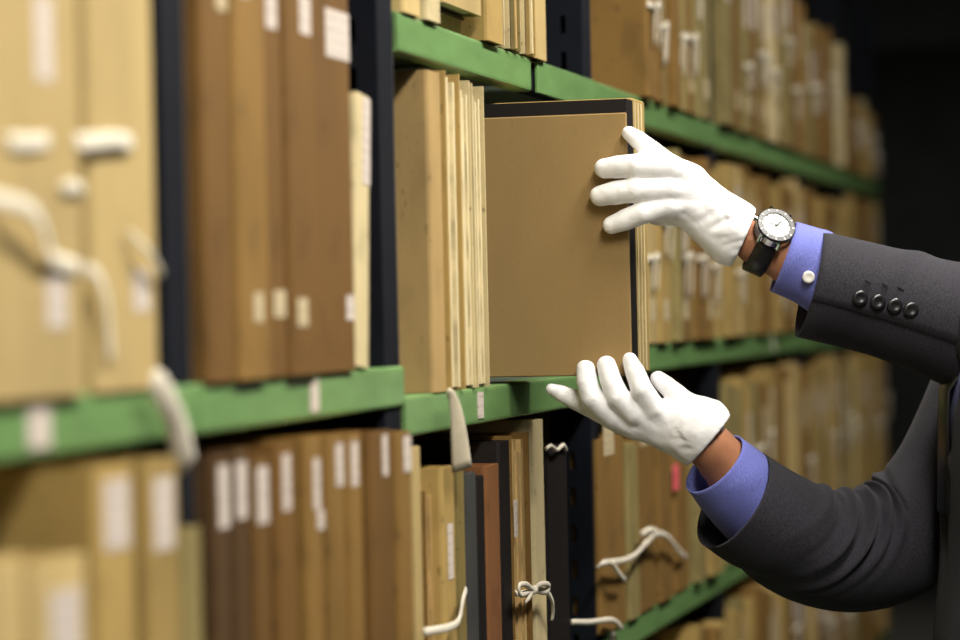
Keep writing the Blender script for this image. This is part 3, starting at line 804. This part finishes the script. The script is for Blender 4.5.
# sleeves: swept cloth tubes with folds, hollow at the cuff
def sleeve(name, ctr, rad, folds, slant, seam_a, n=64, seg=72, squash=1.0, mat=M_SUIT, thick=.0028, inner=.05, seamh=.0022):
    path = spline(ctr, n)
    rr = np.interp(np.linspace(0, len(rad) - 1, n), np.arange(len(rad)), rad)
    L = np.concatenate([[0], np.cumsum(np.linalg.norm(np.diff(path, axis=0), axis=1))])
    v = []; f = []
    def ring(i, shrink=0., back=0.):
        t = nrm(path[min(i + 1, n - 1)] - path[max(i - 1, 0)])
        a = nrm(-Fv - t * (-Fv @ t))            # towards the camera
        b = -np.cross(t, a)                      # the upper side of the arm
        for k in range(seg):
            w = 2 * PI * k / seg
            r = rr[i] - shrink
            disp = 0.
            for (c, ang, wid, span, amp, tw) in folds:
                dw = (w - ang + PI) % (2 * PI) - PI
                u = (L[i] - c - tw * dw) / wid
                disp += amp * math.exp(-u * u) * math.exp(-(dw / span) ** 2)
            dw = (w - seam_a + PI) % (2 * PI) - PI
            if shrink == 0 and -2.2 < dw < 0: disp -= seamh * (1 + dw / 2.2)
            dirv = a * math.cos(w) + b * math.sin(w) * squash
            p = path[i] + dirv * (r + disp)
            fade = max(0., 1 - L[i] / .05)
            p = p + t * (slant * math.sin(w) * fade + back)
            v.append(p)
    for i in range(n): ring(i)
    base = len(v)
    ring(0, thick, .0005); ring(min(n - 1, 3), thick); 
    j = int(np.searchsorted(L, inner)); ring(j, thick + .002)
    for i in range(n - 1):
        for k in range(seg):
            f.append((i * seg + k, (i + 1) * seg + k, (i + 1) * seg + (k + 1) % seg, i * seg + (k + 1) % seg))
    order = [0, base // seg, base // seg + 1, base // seg + 2]
    for p_, q_ in zip(order[:-1], order[1:]):
        for k in range(seg):
            f.append((p_ * seg + k, p_ * seg + (k + 1) % seg, q_ * seg + (k + 1) % seg, q_ * seg + k))
    f.append(tuple((n - 1) * seg + k for k in range(seg)))
    return link(name, v, f, mat, person, FO, True), path

slL, pL = sleeve('jacket_sleeve', [at(809, 285, 3.0), at(880, 302, 3.0), at(940, 320, 2.99), at(1000, 338, 2.98), at(1060, 300, 2.86), at(1100, 262, 2.79), SL * .55 + neckb * .45 - UP * .03],
                 [.0595, .0600, .0640, .0700, .076, .080, .058], [(.10, 1.3, .012, .9, .003, .02), (.165, 1.6, .02, .8, .004, -.02), (.2, 4.8, .02, 1.0, -.004, .03)], -.0, math.radians(344), squash=1.0, seamh=.006)
slL['label'] = 'charcoal sleeve with four dark buttons at the cuff'
slR, pR = sleeve('jacket_sleeve', [at(733, 500, 3.015), at(773, 526, 3.035), at(815, 547, 3.07), at(860, 551, 3.10), at(905, 533, 3.13), at(960, 475, 3.16), at(1030, 330, 3.2), SR * .55 + neckb * .45 - UP * .03],
                 [.060, .0625, .066, .069, .070, .074, .080, .058],
                 [(.085, 1.2, .006, .8, .005, .03), (.105, 1.0, .006, .9, -.005, .03), (.128, .9, .006, 1.0, .008, .035), (.146, .7, .006, .9, -.007, .04), (.163, .7, .006, .9, .009, .045), (.182, .8, .006, .9, -.006, .05), (.198, .8, .006, .8, .009, .05), (.214, .9, .006, .8, -.007, .05), (.230, 1.0, .006, .8, .008, .05), (.246, 1.0, .006, .8, -.006, .05), (.06, 5, .015, .9, -.004, .02)], 0.0, math.radians(300), n=150, seg=96, squash=1.0)

def disc(parent, name, c, nrml, r, th, mat, seg=20, dome=.3):
    nrml = nrm(nrml); u = nrm(np.cross(nrml, (.1, .2, 1))); w = np.cross(nrml, u)
    v = []; f = []
    prof = [(0, 0), (r, 0), (r, th * .6), (r * .86, th), (r * .5, th * (1 - dome)), (0, th * (1 - dome))]
    for (q, z) in prof:
        for k in range(seg):
            a = 2 * PI * k / seg; v.append(np.asarray(c) + (u * math.cos(a) + w * math.sin(a)) * max(q, 1e-5) + nrml * z)
    for i in range(len(prof) - 1):
        for k in range(seg):
            f.append((i * seg + k, i * seg + (k + 1) % seg, (i + 1) * seg + (k + 1) % seg, (i + 1) * seg + k))
    return link(name, v, f, mat, parent, FO, True)
# four buttons along the sleeve vent: lie on the camera side of the sleeve
dL = nrm(pL[20] - pL[2])
for (bx_, by_) in ((860, 298), (878, 302), (895, 306), (911, 310)):
    dd = float((pL[np.argmin([abs(p @ Rv - at(bx_, by_, 3.0) @ Rv) for p in pL[:40]])] - CAM) @ Fv)
    disc(slL, 'button', at(bx_, by_, dd - .0605), -Fv + .05 * Uv, .0082, .004, M_BUTTON)

for (bx_, by_) in ((868, 282), (885, 285), (901, 289), (916, 293)):
    c0 = at(bx_, by_, 2.9395); e = dL * .0032 - Uv * .0012
    v, f = sweep([c0 - e, c0, c0 + e], [.0006, .0011, .0006], .0012, -Fv, 6); link('buttonhole', v, f, M_BUTTON, slL, FO)

# shirt cuffs
cfL, _ = sleeve('shirt_cuff', [at(783, 257, 3.005), at(812, 268, 3.004), at(838, 283, 3.0), at(862, 294, 3.0)], [.0405, .0425, .044, .044], [(.012, .2, .004, .9, .0012, .01), (.03, 1.2, .005, .8, .0015, .01)], .0, 5.2, 24, 56, 1.0, M_SHIRT, .0022, .02, .0016)
disc(cfL, 'cuff_button', at(808.5, 277, 3.004 - .0435), -Fv - .12 * Uv, .0066, .003, M_PEARL)
cfR, _ = sleeve('shirt_cuff', [at(714, 464, 3.005), at(732, 482, 3.015), at(754, 506, 3.03), at(772, 522, 3.04)], [.0405, .0450, .0465, .046], [(.02, .4, .005, .9, .0012, .01), (.035, 1.0, .006, .8, .0015, .01)], .0, 5.0, 24, 56, 1.0, M_SHIRT, .0022, .04, .001)

# ------------------------------------------------------------------ gloves
def groove(P, d, pts, r, depth):
    for i in range(len(pts) - 1):
        e = seg_d(P, pts[i], pts[i + 1], r, r)
        d = d + depth * np.exp(-np.clip(e + r, 0, 1) ** 2 / (r * r))
    return d
def noise3(P, s):
    q = P * s
    return (np.sin(q[..., 0] * 1.0 + 1.7 * np.sin(q[..., 1] * .9 + .4)) + np.sin(q[..., 1] * 1.3 + 1.5 * np.sin(q[..., 2] * 1.1)) + np.sin(q[..., 2] * 1.1 + 1.6 * np.sin(q[..., 0] * .8 + 2))) / 3
r_ = .0118
LF = {   # upper (left) hand: px, py, distance in front (-) of the near face, radius
    'index': [(604, 168.5, -.0115, .0102), (617, 167, -.0140, .0118), (636, 166, -.018, .0126), (668, 168, -.017, .0128), (694, 178, -.008, .013)],
    'middle': [(600, 196, -.0115, .0104), (614, 193, -.0140, .0121), (636, 190, -.018, .0126), (668, 189, -.018, .0128), (695, 192, -.009, .013)],
    'ring': [(612, 225, -.0110, .0094), (625, 220, -.0130, .0108), (643, 213, -.016, .0115), (668, 206, -.016, .0120), (694, 206, -.008, .0125)],
    'little': [(655, 217, .026, .0085), (664, 216, .012, .0095), (680, 214, -.001, .0105), (698, 216, .002, .0115)],
}
LT = [(629, 133, -.0065, .0078), (638, 140, -.008, .0098), (652, 151, -.006, .0108), (672, 167, .000, .0125), (702, 190, .004, .0135)]
def glove_l(P):
    f = None
    for k, js in LF.items():
        e = chain(P, [H(*j[:3]) for j in js], [j[3] + .0006 for j in js], .0006)
        f = e if f is None else np.minimum(f, e)
    th = chain(P, [H(*j[:3]) for j in LT], [j[3] for j in LT], .001)
    palm = seg_d(P, H(686, 181, -.004), H(735, 222, .004), .018, .023)
    palm = smin(palm, seg_d(P, H(684, 200, -.006), H(735, 236, .004), .0165, .024), .012)
    palm = smin(palm, seg_d(P, H(688, 214, .000), H(728, 246, .006), .0155, .021), .012)
    palm = smin(palm, seg_d(P, H(735, 231, .004), H(752, 239.5, .004), .0285, .0275), .014)
    d = smin(palm, f, .008); d = smin(d, th, .008)
    d = d + .0004 * noise3(P, 260)
    for pts, dep in (([(712, 228), (726, 220), (742, 216)], .0016), ([(700, 232), (716, 240), (734, 236)], .0016), ([(708, 250), (724, 246), (742, 240)], .0018), ([(690, 226), (700, 222), (712, 214)], .0013), ([(722, 258), (734, 250), (746, 250)], .0014), ([(684, 214), (692, 222), (700, 238)], .0014)):
        d = groove(P, d, [H(x, y, -.022) for x, y in pts], .0035, dep * 1.3)
    # the hem: cut off square across the wrist, hollowed so the skin shows
    t = nrm(WL2 - WL); cut = (P - at(744, 236.5, 3.0)) @ t
    d = np.maximum(d, cut)
    hol = np.maximum(seg_d(P, at(735, 232, 3.005), at(800, 262, 3.005), .0258, .0262), -(cut + .012))
    return np.maximum(d, -hol)
pts = np.array([H(*j[:3]) for js in LF.values() for j in js] + [H(*j[:3]) for j in LT] + [at(756, 241, 3.0)])
gl = blob('glove', glove_l, pts.min(0) - .035, pts.max(0) + .035, .0017, M_GLOVE, 3)
gl['label'] = 'white cotton glove gripping the upper corner of the box'
RF = {   # lower (right) hand
    'index': [(585.5, 369, -.0105, .0096), (587, 382, -.014, .0108), (592, 398, -.015, .0118), (612, 416, -.004, .0128), (640, 425, .006, .014)],
    'middle': [(606.5, 365, -.0105, .0098), (610.5, 380, -.0145, .0112), (618, 397, -.016, .0120), (634, 413, -.008, .013), (655, 422, .004, .014)],
    'ring': [(630, 360, -.010, .0078), (635, 372, -.013, .0098), (642, 390, -.016, .0115), (653, 408, -.009, .0128), (670, 420, .003, .014)],
    'little': [(658, 379, .006, .0082), (667, 386, .002, .0096), (677, 395, .000, .0108), (690, 408, .002, .013)],
}
RT = [(552, 389.5, .006, .0072), (562, 394, .007, .0092), (576, 400, .007, .0108), (600, 411, .006, .0125), (632, 424, .008, .014)]
def glove_r(P):
    f = None
    for k, js in RF.items():
        e = chain(P, [H(*j[:3]) for j in js], [j[3] + .0006 for j in js], .0006)
        f = e if f is None else np.minimum(f, e)
    th = chain(P, [H(*j[:3]) for j in RT], [j[3] for j in RT], .001)
    palm = seg_d(P, H(625, 420, .006), H(690, 440, .004), .0135, .024)
    palm = smin(palm, seg_d(P, H(655, 416, .002), H(700, 424, .0), .016, .026), .012)
    palm = smin(palm, seg_d(P, H(682, 412, .0), H(706, 424, .0), .0165, .027), .010)
    palm = smin(palm, seg_d(P, H(697, 430, .0), H(716, 452, .004), .0300, .0300), .014)
    d = smin(palm, f, .007); d = smin(d, th, .008)
    d = d + .0004 * noise3(P, 260)
    for pts, dep in (([(652, 432), (668, 440), (684, 440)], .0015), ([(660, 444), (676, 450), (692, 448)], .0016), ([(676, 432), (690, 440), (704, 440)], .0012), ([(654, 420), (660, 428), (662, 436)], .0014)):
        d = groove(P, d, [H(x, y, -.022) for x, y in pts], .0035, dep * 1.3)
    t = nrm(at(738, 462, 3.0) - at(700, 430, 3.0)); cut = (P - at(709, 440, 3.0)) @ t
    d = np.maximum(d, cut)
    hol = np.maximum(seg_d(P, at(690, 425, 3.0), at(730, 465, 3.01), .0270, .0275), -(cut + .012))
    return np.maximum(d, -hol)
pts = np.array([H(*j[:3]) for js in RF.values() for j in js] + [H(*j[:3]) for j in RT] + [at(722, 452, 3.0)])
gr = blob('glove', glove_r, pts.min(0) - .038, pts.max(0) + .038, .0017, M_GLOVE, 3)
gr['label'] = 'white cotton glove supporting the box from below'

# ------------------------------------------------------------------ wrist watch
wc = at(764, 246, 3.004); wt = nrm(at(800, 262, 3.004) - at(752, 240, 3.004))
wa = nrm(-Fv - wt * (-Fv @ wt)); wb = np.cross(wt, wa)
if wb[2] < 0: wb = -wb
def ringpt(w, r): return wc + (wa * math.cos(w) + wb * math.sin(w)) * r
watch = None
v = []; f = []; n = 48
for k in range(n):
    w = 2 * PI * k / n
    for (o_, r) in ((-.0105, .0300), (-.0095, .0325), (.0095, .0325), (.0105, .0300)):
        v.append(ringpt(w, r) + wt * o_ * 1.1)
for k in range(n):
    for j in range(4):
        f.append((k * 4 + j, k * 4 + (j + 1) % 4, ((k + 1) % n) * 4 + (j + 1) % 4, ((k + 1) % n) * 4 + j))
watch = link('wrist_watch', v, f, M_LEATHER, person, FO, True)
watch['label'] = 'steel watch with white dial on a black leather strap'
wn = nrm(wa * math.cos(.62) + wb * math.sin(.62)); dc = wc + wn * .0325
def wdisc(name, r0, r1, z0, z1, mat, seg=40):
    u = wt; w2 = np.cross(wn, u); v = []; f = []
    prof = [(r0, z0), (r1, z0), (r1, z1 - .0008), (r1 - .001, z1), (r0, z1)]
    for q, z in prof:
        for k in range(seg):
            a = 2 * PI * k / seg; v.append(dc + (u * math.cos(a) + w2 * math.sin(a)) * max(q, 1e-5) + wn * z)
    for i in range(len(prof)):
        i2 = (i + 1) % len(prof)
        for k in range(seg): f.append((i * seg + k, i * seg + (k + 1) % seg, i2 * seg + (k + 1) % seg, i2 * seg + k))
    return link(name, v, f, mat, watch, FO)
wdisc('watch_case', .002, .0216, -.003, .0070, M_CHROME)
wdisc('bezel', .0154, .0214, .0070, .0088, M_BLACK)
wdisc('watch_dial', .0, .0164, .0068, .0074, M_DIAL)
w2 = np.cross(wn, wt)
def bar(name, a0, r0, r1, wd, mat, z=.0076):
    e = wt * math.cos(a0) + w2 * math.sin(a0); s = np.cross(wn, e)
    v = [dc + e * r + s * q + wn * zz for r in (r0, r1) for q in (-wd, wd) for zz in (z, z + .0004)]
    return link(name, v, [(0, 1, 3, 2), (4, 6, 7, 5), (0, 4, 5, 1), (2, 3, 7, 6), (0, 2, 6, 4), (1, 5, 7, 3)], mat, watch, FO)
for k in range(12):
    bar('hour_mark', k * PI / 6, .0130, .0155, .0005, M_BLACK)
    bar('bezel_mark', k * PI / 6 + PI / 12, .0176, .0198, .0007, M_WHITE, .0088)
bar('watch_hand', 1.1, -.002, .0095, .0007, M_BLACK, .0082); bar('watch_hand', 3.4, -.002, .0135, .0005, M_BLACK, .0086)
for s in (-1, 1):
    e = wt * s * .011
    for q in (-1, 1):
        c0 = dc + w2 * q * .019 + e + wn * .003
        v, f = sweep([c0, c0 + w2 * q * .006 - wn * .004], .0022, .0028, wn, 8); link('lug', v, f, M_CHROME, watch, FO)
v, f = sweep([dc - wt * .0205 + wn * .003, dc - wt * .0245 + wn * .003], .0028, .0028, wn, 12); link('crown', v, f, M_CHROME, watch, FO)
